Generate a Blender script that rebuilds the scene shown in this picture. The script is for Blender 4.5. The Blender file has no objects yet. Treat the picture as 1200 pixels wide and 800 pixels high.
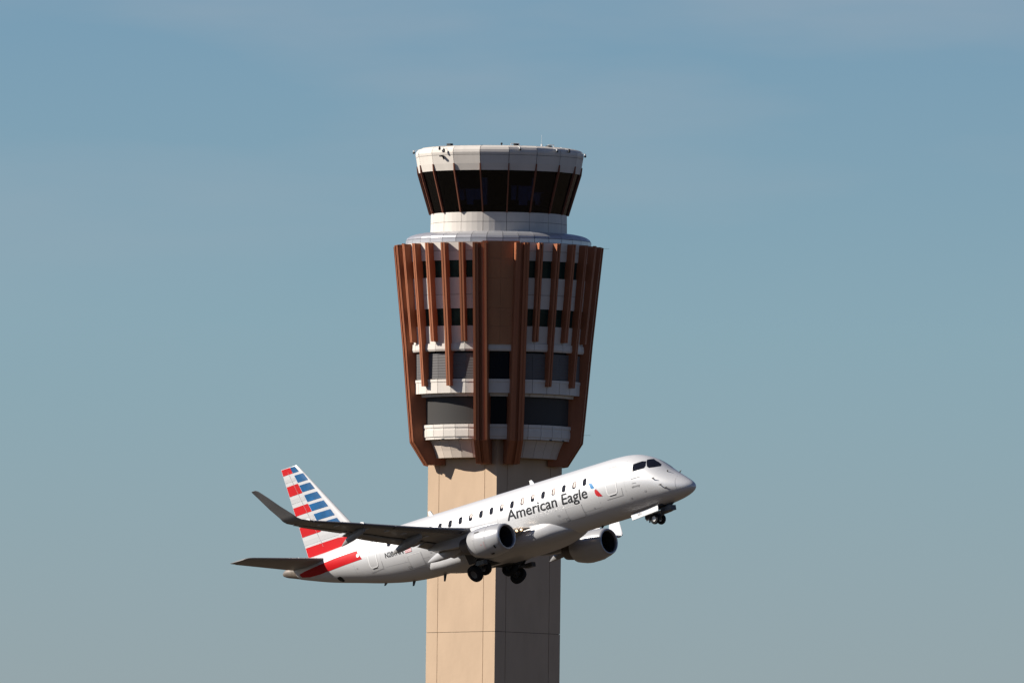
import bpy, bmesh, math, random
from mathutils import Vector, Matrix
from math import sin, cos, tan, atan, radians, pi, sqrt

random.seed(7)
S = bpy.context.scene
COL = S.collection

# ------------------------------------------------------------------ camera
F_PX = 28000.0                       # focal length in pixels of the 1200 px wide photograph
ELEV = radians(2.65)
ROLL = radians(0.66)
CAM = Vector((0, 0, 2.0))
fwd = Vector((0, cos(ELEV), sin(ELEV)))
up0 = Vector((0, -sin(ELEV), cos(ELEV)))
rt0 = Vector((1, 0, 0))
rt = rt0 * cos(ROLL) + up0 * sin(ROLL)
up = -rt0 * sin(ROLL) + up0 * cos(ROLL)
cd = bpy.data.cameras.new('camera')
cam = bpy.data.objects.new('camera', cd)
COL.objects.link(cam)
cd.sensor_width = 36.0
cd.lens = 36.0 * F_PX / 1200.0
cd.clip_start = 1.0
cd.clip_end = 120000.0
cam.matrix_world = Matrix(((rt.x, up.x, -fwd.x, CAM.x), (rt.y, up.y, -fwd.y, CAM.y), (rt.z, up.z, -fwd.z, CAM.z), (0, 0, 0, 1)))
S.camera = cam

# ------------------------------------------------------------------ light
SUN_EL = radians(32)
SUN_AZ = radians(91)                 # measured to the left of the view direction towards the camera
sdir = Vector((-sin(SUN_AZ) * cos(SUN_EL), -cos(SUN_AZ) * cos(SUN_EL), sin(SUN_EL)))
sl = bpy.data.lights.new('sun', 'SUN')
sl.energy = 4.6
sl.angle = radians(0.53)
sl.color = (1.0, 0.93, 0.84)
sun = bpy.data.objects.new('sun', sl)
COL.objects.link(sun)
sun.rotation_euler = sdir.to_track_quat('Z', 'Y').to_euler()
sun.location = (-300, 0, 400)

W = bpy.data.worlds.new('World')
S.world = W
W.use_nodes = True
nt = W.node_tree
bg = nt.nodes['Background']
sky = nt.nodes.new('ShaderNodeTexSky')
sky.sky_type = 'NISHITA'
sky.sun_disc = False
sky.sun_elevation = SUN_EL
sky.sun_rotation = math.atan2(sdir.x, sdir.y)
sky.air_density = 1.0
sky.dust_density = 0.4
sky.ozone_density = 2.0
# colour of the air by height above the horizon (greyer low down, deeper blue towards the zenith)
wtc = nt.nodes.new('ShaderNodeTexCoord')
wsep = nt.nodes.new('ShaderNodeSeparateXYZ')
nt.links.new(wtc.outputs['Generated'], wsep.inputs[0])
ramp = nt.nodes.new('ShaderNodeValToRGB')
nt.links.new(wsep.outputs[2], ramp.inputs[0])
STOPS = [(0.0, (0.608, 0.686, 0.893)), (0.032, (0.587, 0.689, 0.936)), (0.0462, (0.525, 0.708, 0.964)), (0.0605, (0.427, 0.617, 0.898)), (0.2, (0.257, 0.351, 0.551)), (0.6, (0.162, 0.237, 0.418))]
els = ramp.color_ramp.elements
els[0].position, els[1].position = STOPS[0][0], STOPS[-1][0]
for p_, c_ in STOPS[1:-1]:
    els.new(p_)
for e_, (p_, c_) in zip(els, STOPS):
    e_.position = p_
    e_.color = (*c_, 1)
mul = nt.nodes.new('ShaderNodeMix')
mul.data_type = 'RGBA'
mul.blend_type = 'MULTIPLY'
mul.inputs[0].default_value = 1.0
nt.links.new(ramp.outputs[0], mul.inputs[7])
nt.links.new(sky.outputs[0], mul.inputs[6])
# a few thin, barely visible veils of high cloud
cmap_ = nt.nodes.new('ShaderNodeMapping')
cmap_.inputs['Scale'].default_value = (26, 26, 130)
cmap_.inputs['Rotation'].default_value = (0, radians(12), 0)
nt.links.new(wtc.outputs['Generated'], cmap_.inputs[0])
cn = nt.nodes.new('ShaderNodeTexNoise')
cn.inputs['Scale'].default_value = 1.0
cn.inputs['Detail'].default_value = 5
nt.links.new(cmap_.outputs[0], cn.inputs['Vector'])
c1 = nt.nodes.new('ShaderNodeMapRange')
c1.inputs['From Min'].default_value = 0.48
c1.inputs['From Max'].default_value = 0.72
c1.inputs['To Max'].default_value = 0.5
nt.links.new(cn.outputs['Fac'], c1.inputs['Value'])
c2 = nt.nodes.new('ShaderNodeMapRange')
c2.inputs['From Min'].default_value = 0.044
c2.inputs['From Max'].default_value = 0.060
nt.links.new(wsep.outputs[2], c2.inputs['Value'])
cm = nt.nodes.new('ShaderNodeMath')
cm.operation = 'MULTIPLY'
nt.links.new(c1.outputs[0], cm.inputs[0])
nt.links.new(c2.outputs[0], cm.inputs[1])
cmix = nt.nodes.new('ShaderNodeMix')
cmix.data_type = 'RGBA'
nt.links.new(cm.outputs[0], cmix.inputs[0])
nt.links.new(mul.outputs[2], cmix.inputs[6])
cmix.inputs[7].default_value = (3.9, 4.25, 4.75, 1)
nt.links.new(cmix.outputs[2], bg.inputs[0])
bg.inputs[1].default_value = 0.0637

S.view_settings.view_transform = 'Standard'
S.view_settings.look = 'None'
S.view_settings.gamma = 1.0
S.view_settings.use_curve_mapping = False
S.view_settings.exposure = 0.65
S.cycles.max_bounces = 8
S.cycles.diffuse_bounces = 2
S.cycles.caustics_reflective = False
S.cycles.caustics_refractive = False


# ------------------------------------------------------------------ materials
def mat(name, col, rough=0.6, metal=0.0, spec=0.5, coat=0.0, noise=0.0, nscale=1.0, bump=0.0, bscale=8.0, emit=None, rnd=0.0, stretch=None):
    m = bpy.data.materials.new(name)
    m.use_nodes = True
    t = m.node_tree
    b = t.nodes['Principled BSDF']
    b.inputs['Base Color'].default_value = (*col, 1)
    b.inputs['Roughness'].default_value = rough
    b.inputs['Metallic'].default_value = metal
    b.inputs['Specular IOR Level'].default_value = spec
    b.inputs['Coat Weight'].default_value = coat
    b.inputs['Coat Roughness'].default_value = 0.2
    if noise or bump:
        tc = t.nodes.new('ShaderNodeTexCoord')
    if noise:
        n = t.nodes.new('ShaderNodeTexNoise')
        n.inputs['Scale'].default_value = nscale
        n.inputs['Detail'].default_value = 6
        n.inputs['Roughness'].default_value = 0.6
        if stretch:
            mp = t.nodes.new('ShaderNodeMapping')
            mp.inputs['Scale'].default_value = stretch
            t.links.new(tc.outputs['Object'], mp.inputs[0])
            t.links.new(mp.outputs[0], n.inputs['Vector'])
        else:
            t.links.new(tc.outputs['Object'], n.inputs['Vector'])
        r = t.nodes.new('ShaderNodeMapRange')
        r.inputs['From Min'].default_value = 0.3
        r.inputs['From Max'].default_value = 0.7
        r.inputs['To Min'].default_value = 1 - noise
        r.inputs['To Max'].default_value = 1 + noise * 0.6
        t.links.new(n.outputs['Fac'], r.inputs['Value'])
        mx = t.nodes.new('ShaderNodeMix')
        mx.data_type = 'RGBA'
        mx.blend_type = 'MULTIPLY'
        mx.inputs[0].default_value = 1
        mx.inputs[6].default_value = (*col, 1)
        t.links.new(r.outputs[0], mx.inputs[7])
        last = mx.outputs[2]
        if rnd:
            oi = t.nodes.new('ShaderNodeObjectInfo')
            r2 = t.nodes.new('ShaderNodeMapRange')
            r2.inputs['To Min'].default_value = 1 - rnd
            r2.inputs['To Max'].default_value = 1 + rnd
            t.links.new(oi.outputs['Random'], r2.inputs['Value'])
            m2 = t.nodes.new('ShaderNodeMix')
            m2.data_type = 'RGBA'
            m2.blend_type = 'MULTIPLY'
            m2.inputs[0].default_value = 1
            t.links.new(last, m2.inputs[6])
            t.links.new(r2.outputs[0], m2.inputs[7])
            last = m2.outputs[2]
        t.links.new(last, b.inputs['Base Color'])
    if bump:
        n2 = t.nodes.new('ShaderNodeTexNoise')
        n2.inputs['Scale'].default_value = bscale
        n2.inputs['Detail'].default_value = 3
        t.links.new(tc.outputs['Object'], n2.inputs['Vector'])
        bn = t.nodes.new('ShaderNodeBump')
        bn.inputs['Strength'].default_value = bump
        bn.inputs['Distance'].default_value = 0.05
        t.links.new(n2.outputs['Fac'], bn.inputs['Height'])
        t.links.new(bn.outputs[0], b.inputs['Normal'])
    if emit:
        b.inputs['Emission Color'].default_value = (*emit[0], 1)
        b.inputs['Emission Strength'].default_value = emit[1]
    return m


M = {}
M['concrete'] = mat('tan_concrete', (0.53, 0.39, 0.268), 0.85, spec=0.2, noise=0.07, nscale=0.7, stretch=(1, 1, .35), bump=0.15, bscale=3)
M['sealant'] = mat('joint_sealant', (0.06, 0.05, 0.045), 0.9, spec=0.1)
M['mullion'] = mat('bronze_mullion', (0.20, 0.075, 0.045), 0.5, spec=0.25)
M['white'] = mat('white_panel', (0.65, 0.605, 0.55), 0.6, spec=0.3, noise=0.09, nscale=1.0, stretch=(1, 1, .3), rnd=.03)
M['cream'] = mat('cream_panel', (0.58, 0.50, 0.425), 0.6, spec=0.3, noise=0.05, nscale=0.7)
M['core'] = mat('dark_core', (0.03, 0.03, 0.032), 0.8, spec=0.2)
M['rust'] = mat('rust_brown_cladding', (0.34, 0.122, 0.058), 0.5, spec=0.25, noise=0.14, nscale=1.2, stretch=(1, 1, .15), rnd=.1)
M['rustpanel'] = mat('brown_wall_panel', (0.40, 0.172, 0.08), 0.55, spec=0.25, noise=0.12, nscale=1.0, stretch=(1, 1, .3))
M['skirt'] = mat('satin_metal_roof', (0.52, 0.52, 0.54), 0.32, metal=0.5, noise=0.04, nscale=0.8)
M['cabglass'] = mat('tinted_cab_glass', (0.006, 0.007, 0.012), 0.06, spec=0.6, noise=0.4, nscale=0.7)
M['glass'] = mat('dark_glass', (0.004, 0.005, 0.012), 0.15, spec=0.06)
M['consolegrey'] = mat('console_grey', (0.16, 0.16, 0.17), 0.6)
M['blindfilm'] = mat('sun_blind_film', (0.30, 0.29, 0.26), 0.6)
M['filmglass'] = mat('grey_film_glass', (0.062, 0.060, 0.058), 0.5, spec=0.04)
M['greenglass'] = mat('green_glass', (0.010, 0.036, 0.031), 0.15, spec=0.25, noise=0.4, nscale=1.5)
M['louvre'] = mat('grey_louvre', (0.115, 0.11, 0.11), 0.6, spec=0.3)
M['equip_white'] = mat('white_equipment', (0.75, 0.75, 0.73), 0.4)
M['equip_dark'] = mat('black_equipment', (0.02, 0.02, 0.02), 0.5)
M['ground'] = mat('desert_ground', (0.062, 0.048, 0.034), 0.95, spec=0.1, noise=0.3, nscale=0.01)
M['asphalt'] = mat('runway_asphalt', (0.055, 0.052, 0.05), 0.9, spec=0.2, noise=0.2, nscale=0.08)
M['paint'] = mat('runway_paint', (0.75, 0.75, 0.72), 0.7, spec=0.2, noise=0.1, nscale=0.5)

M['silver'] = mat('silver_mica_paint', (0.66, 0.665, 0.672), 0.42, metal=0.25, coat=0.35, noise=0.02, nscale=0.5)
M['engine'] = mat('grey_engine_paint', (0.44, 0.445, 0.455), 0.3, metal=0.15, coat=0.9, noise=0.04, nscale=1.2)
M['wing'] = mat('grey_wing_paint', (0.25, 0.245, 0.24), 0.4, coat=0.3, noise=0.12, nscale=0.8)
M['wingdark'] = mat('dark_wing_cavity', (0.06, 0.06, 0.06), 0.7, noise=0.3, nscale=2)
M['slat'] = mat('polished_slat', (0.16, 0.17, 0.20), 0.25, metal=0.7)
M['fairing'] = mat('pale_fairing_paint', (0.42, 0.42, 0.43), 0.4, coat=0.3, noise=0.05, nscale=1)
M['belly'] = mat('belly_fairing_paint', (0.52, 0.52, 0.525), 0.38, metal=0.1, coat=0.4, noise=0.08, nscale=0.8)
M['lip'] = mat('polished_lip', (0.42, 0.43, 0.46), 0.35, metal=0.6)
M['intake'] = mat('intake_lining', (0.035, 0.037, 0.045), 0.5)
M['fan'] = mat('fan_blades', (0.02, 0.02, 0.022), 0.4, metal=0.5)
M['hot'] = mat('exhaust_metal', (0.16, 0.145, 0.13), 0.45, metal=0.6, noise=0.2, nscale=3)
M['cone'] = mat('bare_tailcone_metal', (0.36, 0.31, 0.26), 0.4, metal=0.6, noise=0.25, nscale=2.5)
M['finwhite'] = mat('tail_pale_grey_paint', (0.55, 0.55, 0.555), 0.35, coat=0.4)
M['red'] = mat('tail_red_paint', (0.52, 0.007, 0.011), 0.45, spec=0.2, coat=0.0, noise=0.12, nscale=0.9)
M['blue'] = mat('tail_blue_paint', (0.006, 0.095, 0.25), 0.4, spec=0.25, coat=0.0, noise=0.35, nscale=1.3)
M['greystripe'] = mat('tail_grey_stripe', (0.49, 0.49, 0.495), 0.35, coat=0.4)
M['skyblue'] = mat('emblem_blue', (0.014, 0.20, 0.46), 0.4)
M['embred'] = mat('emblem_red', (0.52, 0.012, 0.018), 0.4)
M['flagpink'] = mat('faded_flag_red', (0.62, 0.20, 0.22), 0.5)
M['letter'] = mat('charcoal_lettering', (0.018, 0.019, 0.022), 0.5, spec=0.2)
M['seam'] = mat('door_seam_grey', (0.30, 0.30, 0.30), 0.6)
M['faintseam'] = mat('skin_seam_grey', (0.42, 0.42, 0.43), 0.5)
M['outline'] = mat('white_door_outline', (0.88, 0.88, 0.88), 0.4)
M['pane'] = mat('cabin_glass', (0.008, 0.009, 0.015), 0.12, spec=0.25)
M['rimgrey'] = mat('window_rim', (0.42, 0.42, 0.43), 0.4)
M['shade'] = mat('window_blind', (0.52, 0.42, 0.38), 0.6)
M['tyre'] = mat('tyre_rubber', (0.012, 0.012, 0.012), 0.8, spec=0.2)
M['hub'] = mat('wheel_hub', (0.55, 0.55, 0.53), 0.4, metal=0.3)
M['gear'] = mat('gear_leg_paint', (0.07, 0.07, 0.07), 0.45)
M['gearwell'] = mat('gear_well_dark', (0.02, 0.02, 0.02), 0.8)
M['doorwhite'] = mat('gear_door_white', (0.85, 0.85, 0.84), 0.35)
M['lamp'] = mat('landing_lamp_glow', (0.9, 0.7, 0.5), 0.3, emit=((1.0, 0.66, 0.36), 1.7))
M['lamphousing'] = mat('lamp_housing', (0.5, 0.42, 0.34), 0.3, metal=0.4)
M['pink'] = mat('engine_red_mark', (0.6, 0.12, 0.14), 0.5)


def louvre_bump(m):
    t = m.node_tree
    b = t.nodes['Principled BSDF']
    tc = t.nodes.new('ShaderNodeTexCoord')
    w = t.nodes.new('ShaderNodeTexWave')
    w.bands_direction = 'Z'
    w.inputs['Scale'].default_value = 1.6
    w.inputs['Distortion'].default_value = 0.4
    w.inputs['Detail'].default_value = 2
    t.links.new(tc.outputs['Object'], w.inputs['Vector'])
    bn = t.nodes.new('ShaderNodeBump')
    bn.inputs['Distance'].default_value = 0.04
    bn.inputs['Strength'].default_value = 0.25
    t.links.new(w.outputs['Fac'], bn.inputs['Height'])
    t.links.new(bn.outputs[0], b.inputs['Normal'])



def tinted(m, tint):
    t = m.node_tree
    b = t.nodes['Principled BSDF']
    out = t.nodes['Material Output']
    tr = t.nodes.new('ShaderNodeBsdfTransparent')
    tr.inputs[0].default_value = (*tint, 1)
    gl = t.nodes.new('ShaderNodeBsdfGlossy')
    gl.inputs['Roughness'].default_value = 0.04
    fr = t.nodes.new('ShaderNodeFresnel')
    fr.inputs[0].default_value = 1.45
    mx = t.nodes.new('ShaderNodeMixShader')
    t.links.new(fr.outputs[0], mx.inputs[0])
    t.links.new(tr.outputs[0], mx.inputs[1])
    t.links.new(gl.outputs[0], mx.inputs[2])
    t.links.new(mx.outputs[0], out.inputs['Surface'])


tinted(M['cabglass'], (0.25, 0.26, 0.34))
louvre_bump(M['louvre'])


# ------------------------------------------------------------------ helpers
def obj(name, bm, mats, parent=None, smooth=False, angle=None, label=None):
    me = bpy.data.meshes.new(name)
    bmesh.ops.recalc_face_normals(bm, faces=bm.faces)
    if smooth:
        for f in bm.faces:
            f.smooth = True
        if angle:
            for e in bm.edges:
                if len(e.link_faces) == 2 and e.calc_face_angle(0) > radians(angle):
                    e.smooth = False
    bm.to_mesh(me)
    bm.free()
    for m in (mats if isinstance(mats, (list, tuple)) else [mats]):
        me.materials.append(M[m] if isinstance(m, str) else m)
    o = bpy.data.objects.new(name, me)
    COL.objects.link(o)
    if parent:
        o.parent = parent
    if label:
        o['label'] = label
    return o


def empty(name, loc, parent=None):
    o = bpy.data.objects.new(name, None)
    COL.objects.link(o)
    o.location = loc
    o.empty_display_size = 1
    if parent:
        o.parent = parent
    return o


def add_box(bm, c, s, mtx=None, mi=0):
    vs = []
    for dx in (-.5, .5):
        for dy in (-.5, .5):
            for dz in (-.5, .5):
                p = Vector((c[0] + dx * s[0], c[1] + dy * s[1], c[2] + dz * s[2]))
                vs.append(bm.verts.new(mtx @ p if mtx else p))
    for q in ((0, 1, 3, 2), (4, 6, 7, 5), (0, 4, 5, 1), (2, 3, 7, 6), (0, 2, 6, 4), (1, 5, 7, 3)):
        f = bm.faces.new([vs[i] for i in q])
        f.material_index = mi


def add_tube(bm, a, b, r0, r1=None, n=14, mi=0):
    r1 = r0 if r1 is None else r1
    a, b = Vector(a), Vector(b)
    d = (b - a).normalized()
    x = d.orthogonal().normalized()
    y = d.cross(x)
    A = [bm.verts.new(a + (x * cos(2 * pi * i / n) + y * sin(2 * pi * i / n)) * r0) for i in range(n)]
    B = [bm.verts.new(b + (x * cos(2 * pi * i / n) + y * sin(2 * pi * i / n)) * r1) for i in range(n)]
    for i in range(n):
        f = bm.faces.new((A[i], A[(i + 1) % n], B[(i + 1) % n], B[i]))
        f.material_index = mi
    for ring in (A, B):
        f = bm.faces.new(ring)
        f.material_index = mi


def add_ball(bm, c, r, mi=0):
    r_ = bmesh.ops.create_uvsphere(bm, u_segments=12, v_segments=8, radius=r, matrix=Matrix.Translation(c))
    for v in r_['verts']:
        for f in v.link_faces:
            f.material_index = mi


def add_loft(bm, rings, cap=True, closed=True, mi=0):
    R = [[bm.verts.new(p) for p in ring] for ring in rings]
    n = len(R[0])
    for i in range(len(R) - 1):
        for j in range(n if closed else n - 1):
            k = (j + 1) % n
            f = bm.faces.new((R[i][j], R[i][k], R[i + 1][k], R[i + 1][j]))
            f.material_index = mi
    if cap:
        for ring in (R[0], R[-1]):
            f = bm.faces.new(ring)
            f.material_index = mi
    return R


# ------------------------------------------------------------------ ground (below the picture; it sends light up)
bm = bmesh.new()
G = 45000
add_loft(bm, [[(G * cos(2 * pi * i / 64), G * sin(2 * pi * i / 64), 0) for i in range(64)], [(300 * cos(2 * pi * i / 64), 300 * sin(2 * pi * i / 64), 0) for i in range(64)]], cap=False)
bm.faces.new(sorted([v for v in bm.verts if v.co.length < 301], key=lambda v: math.atan2(v.co.y, v.co.x)))
o = obj('ground', bm, 'ground')
o['kind'] = 'structure'

# ------------------------------------------------------------------ control tower
K = 0.0625
TD = 1750.0
TX = -17 * K


def zt(y):
    return CAM.z + TD * tan(ELEV + atan((400.0 - y) / F_PX))


tower = empty('control_tower', (TX, TD, 0))
tower.rotation_euler.z = radians(1.5)
tower['label'] = 'tall tan concrete airport control tower with rust brown fins and dark glass cab'
tower['category'] = 'control tower'


def pol(r, th, z):
    return (r * sin(th), -r * cos(th), z)


def rev(bm, prof, t0, t1, n, mi=0):
    """closed profile [(r_px, y_px)] swept from t0 to t1 degrees as a solid wedge"""
    full = abs(t1 - t0) >= 359.9
    rings = []
    for i in range(n + (0 if full else 1)):
        th = radians(t0 + (t1 - t0) * i / n)
        rings.append([pol(r * K, th, zt(y)) for r, y in prof])
    R = [[bm.verts.new(p) for p in ring] for ring in rings]
    m = len(prof)
    for i in range(len(R) if full else len(R) - 1):
        A, B = R[i], R[(i + 1) % len(R)]
        for j in range(m):
            k = (j + 1) % m
            f = bm.faces.new((A[j], A[k], B[k], B[j]))
            f.material_index = mi
    if not full:
        for ring in (R[0], R[-1]):
            f = bm.faces.new(ring)
            f.material_index = mi


FINS = [11.6, 22.73, 33.86, 45.0, 56.13, 67.27, 78.4]
JOINTS = []
for q in range(4):
    JOINTS += [q * 90 - 11.6] + [q * 90 + a for a in FINS[:-1]]
QUAD = [[(q * 90 + FINS[i], q * 90 + FINS[i + 1]) for i in range(6)] for q in range(4)]
PAIR = [(q * 90 - 11.6, q * 90 + 11.6) for q in range(4)]
QW = [w for q in QUAD for w in q]
ALLP = [w for q in QUAD for w in q] + PAIR


def panels(name, m, prof, wedges, gap=0.35, n=1, label=None, per=99):
    for k in range(0, len(wedges), per):
        b = bmesh.new()
        for (a, c) in wedges[k:k + per]:
            rev(b, prof, a + gap / 2, c - gap / 2, n)
        obj(name, b, m, tower, label=label)


# shaft: square, one corner towards the camera, panels with open joints
HS = 78.5 * K / sqrt(2)
SHX = -1.2 * K
bm = bmesh.new()
ztop = zt(505)
Mz = Matrix.Translation((SHX, 0, 0)) @ Matrix.Rotation(radians(45), 4, 'Z')
add_box(bm, (0, 0, ztop / 2), (2 * HS - 0.12, 2 * HS - 0.12, ztop), Mz, mi=1)
levels = [zt(742)]
while levels[-1] > 12:
    levels.append(levels[-1] - 11.31)
levels = [0.0] + sorted(levels) + [ztop]
cuts = [-1, -0.675, 0.655, 1]
for side in range(4):
    Ms = Mz @ Matrix.Rotation(radians(90 * side), 4, 'Z')
    for i in range(len(levels) - 1):
        z0, z1 = levels[i] + 0.016, levels[i + 1] - 0.016
        for j in range(3):
            x0, x1 = cuts[j] * HS, cuts[j + 1] * HS
            g0 = 0.0 if j == 0 else 0.022
            g1 = 0.061 if j == 2 else 0.022
            add_box(bm, ((x0 + g0 + x1 - g1) / 2, -HS + 0.03, (z0 + z1) / 2), (x1 - x0 - g0 - g1, 0.06, z1 - z0), Ms)
obj('shaft', bm, ['concrete', 'sealant'], tower)

# dark inner core of the head
bm = bmesh.new()
rev(bm, [(5, 292), (98.5, 292), (97, 410), (95, 446), (85, 466), (84, 516), (5, 516)], 0, 360, 72)
obj('head_core', bm, 'core', tower)

# storey walls, windows and bands
panels('wall_band', 'white', [(114.0, 289.2), (113.2, 299), (99, 299), (99, 289.2)], QW, per=6)
panels('wall_band', 'white', [(113.2, 299.4), (112.3, 310.4), (99, 310.4), (99, 299.4)], QW, per=6)
panels('window_strip', 'greenglass', [(111.0, 310.6), (109.4, 330.2), (98, 330.2), (98, 310.6)], QW, gap=0.6, per=6)
panels('wall_band', 'white', [(110.7, 330.4), (109.0, 350), (99, 350), (99, 330.4)], QW, per=6)
panels('wall_band', 'white', [(109.0, 350.4), (107.5, 366.4), (99, 366.4), (99, 350.4)], QW, per=6)
panels('window_strip', 'greenglass', [(106.3, 366.6), (104.5, 386.3), (97, 386.3), (97, 366.6)], QW, gap=0.6, per=6)
panels('wall_band', 'white', [(105.7, 386.5), (104.0, 406.8), (98, 406.8), (98, 386.5)], QW, per=6)
panels('ledge', 'white', [(105.4, 407), (105.6, 413.5), (104.5, 415.8), (97, 415.8), (97, 407)], ALLP, gap=0.25)
panels('louvre_screen', 'louvre', [(100.9, 418.2), (100.2, 447.6), (96, 447.6), (96, 418.2)], [w for q in QUAD for w in q], gap=0.2, per=6)
panels('window_strip', 'glass', [(98, 418.2), (97.5, 447.6), (95.4, 447.6), (95.4, 418.2)], PAIR, n=4, per=1)
panels('balcony_band', 'white', [(98.0, 448.2), (101.6, 448.4), (101.6, 451.5), (101.0, 451.7), (100.6, 464.6), (90, 464.6), (90, 448.2)], ALLP)
panels('balcony_step', 'white', [(94, 464.8), (93.4, 468.2), (88, 468.2), (88, 464.8)], ALLP)
panels('window_strip', 'filmglass', [(87.6, 468.8), (87.0, 499.6), (84.4, 499.6), (84.4, 468.8)], [(q[0][0], q[-1][1]) for q in QUAD], n=24, per=1)
panels('window_strip', 'glass', [(87.0, 468.8), (86.5, 499.6), (84.4, 499.6), (84.4, 468.8)], PAIR, n=4, per=1)
panels('lower_band', 'white', [(88, 500.4), (90.8, 500.6), (90.8, 504.2), (90.0, 504.4), (90.0, 507), (90.5, 507.2), (90.2, 514.8), (89.2, 515), (89.0, 517.8), (80, 517.8), (80, 500.4)], ALLP)
panels('soffit_panel', 'cream', [(82.4, 518.2), (79.6, 524), (76.8, 531), (74.4, 538.8), (64, 538.8), (68, 518.2)], [w for q in QUAD for w in q], gap=0.3, per=6)
# small water spouts under the lower band
for q in range(4):
    for a in (44, 60):
        bm = bmesh.new()
        th = radians(q * 90 + a)
        add_box(bm, (0, -89.3 * K, zt(517.6)), (0.22, 0.05, 0.08), Matrix.Rotation(th, 4, 'Z'))
        obj('spout', bm, 'equip_dark', tower)

# brown wall between each pair of large fins
for q in range(4):
    bm = bmesh.new()
    ys = [288, 308.5, 331, 366, 387.5, 408]
    Mq = Matrix.Rotation(radians(90 * q), 4, 'Z')
    for i in range(5):
        for sx in (-1, 1):
            z0, z1 = zt(ys[i + 1]) + 0.005, zt(ys[i]) - 0.005
            r0 = 114.0 - (ys[i] - 288) * 0.07
            r1 = 114.0 - (ys[i + 1] - 288) * 0.07
            x0, x1 = (0.005, 1.36) if sx > 0 else (-1.36, -0.005)
            vs = []
            for (zz, rr) in ((z0, r1), (z1, r0)):
                for xx in (x0, x1):
                    for dd in (0, 0.25):
                        vs.append(bm.verts.new(Mq @ Vector((xx, -rr * K + dd, zz))))
            for f in ((0, 1, 3, 2), (4, 6, 7, 5), (0, 4, 5, 1), (2, 3, 7, 6), (0, 2, 6, 4), (1, 5, 7, 3)):
                bm.faces.new([vs[k] for k in f])
    obj('brown_wall', bm, 'rustpanel', tower)
    bm = bmesh.new()
    add_box(bm, (0, -100.5 * K, (zt(288.5) + zt(407)) / 2), (2.8, 0.3, zt(288.5) - zt(407)), Mq)
    obj('wall_backing', bm, 'core', tower)


def outer_r(y):
    pts = [(290, 122.6), (405, 110.8), (456.5, 106.4), (520, 100.6), (546.5, 83.6)]
    for (y0, r0), (y1, r1) in zip(pts, pts[1:]):
        if y <= y1:
            return r0 + (r1 - r0) * (y - y0) / (y1 - y0)
    return pts[-1][1]


def fin_plate(bm, th, x0, x1, prof):
    """prof [(r,y)] closed polygon in the radial plane, extruded from x0 to x1 (m, tangential)"""
    Mf = Matrix.Rotation(radians(th), 4, 'Z')
    rings = [[Mf @ Vector((x, -r * K, zt(y))) for r, y in prof] for x in (x0, x1)]
    add_loft(bm, rings)


def large_fin(th, s):
    bm = bmesh.new()

    def prof(d, dr=0.0):
        return [(96, 290 + d * 0), (122.8 + d, 290), (outer_r(405) + d, 405), (outer_r(456) + d, 456), (outer_r(520) + d, 520), (83.6 + d, 546.5), (63 + dr, 546.5), (63 + dr, 533), (70, 516), (80, 470)]
    fin_plate(bm, th, -0.53, -0.12, prof(0))
    fin_plate(bm, th, 0.12, 0.53, prof(0))
    fin_plate(bm, th, -0.119, 0.119, prof(-3.6, 0.8))
    for xs in (-0.5, 0.34):
        # raised edge trims running down each rib
        pr = [(122.9, 290.4), (outer_r(405) + .1, 405), (outer_r(456) + .1, 456), (outer_r(520) + .1, 520), (83.7, 546.2), (85.0, 546.2), (102.0, 519.6), (107.8, 456), (112.2, 405), (124.0, 290.4)]
        fin_plate(bm, th, xs, xs + 0.16, pr)
    return obj('large_fin', bm, 'rust', tower)


def small_fin(th, yb):
    bm = bmesh.new()
    ro = outer_r(yb)

    def prof(d):
        return [(99, 290), (122.6 + d, 290), (outer_r(405) + d, min(405, yb)), (ro + d, yb), (97, yb)] if yb > 406 else [(99, 290), (122.6 + d, 290), (ro + d, yb), (97, yb)]
    fin_plate(bm, th, -0.17, -0.03, prof(0))
    fin_plate(bm, th, 0.03, 0.17, prof(0))
    fin_plate(bm, th, -0.029, 0.029, prof(-1.8))
    return obj('small_fin', bm, 'rust', tower)


for q in range(4):
    large_fin(q * 90 - 11.9, -1)
    large_fin(q * 90 + 11.9, 1)
    for i, a in enumerate(FINS[1:-1]):
        small_fin(q * 90 + a, 456.4 if i in (1, 3) else 404.6)

# lower metal roof skirt
bm = bmesh.new()
N = 36
for i in range(N):
    rev(bm, [(78, 274.6), (92, 275.6), (99, 277.0), (104, 278.8), (107.4, 281.2), (108.8, 283.6), (100, 286), (80, 286)], i * 10 + 1.3, (i + 1) * 10 + 1.0, 1)
    rev(bm, [(109, 284.1), (109, 288.6), (104, 288.6), (100, 284.1)], i * 10 + 1.3, (i + 1) * 10 + 1.0, 1)
obj('roof_skirt', bm, 'skirt', tower)
bm = bmesh.new()
rev(bm, [(60, 276), (98, 279), (106, 283), (107.6, 288), (60, 288)], 0, 360, 72)
obj('skirt_core', bm, 'core', tower)

# cab: base wall, tilted panes, mullions, fascia
CV = [5 + 20 * i for i in range(18)]
CW = [(a, a + 20) for a in CV]
panels('cab_wall', 'white', [(79.8, 252.6), (80.0, 263.6), (74, 263.6), (74, 252.6)], CW, n=4, gap=0.35)
panels('cab_wall', 'white', [(80.0, 264.0), (80.2, 278), (74, 278), (74, 264.0)], CW, n=4, gap=0.35)
bm = bmesh.new()
rev(bm, [(4, 254), (78.5, 254), (78.5, 279), (4, 279)], 0, 360, 36)
obj('cab_floor', bm, 'core', tower)
for a, c in CW:
    bm = bmesh.new()
    rev(bm, [(94.2, 204.6), (80.2, 252.4), (79.0, 252.4), (93.0, 204.6)], a + 0.3, c - 0.3, 1)
    obj('cab_pane', bm, 'cabglass', tower)
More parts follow.
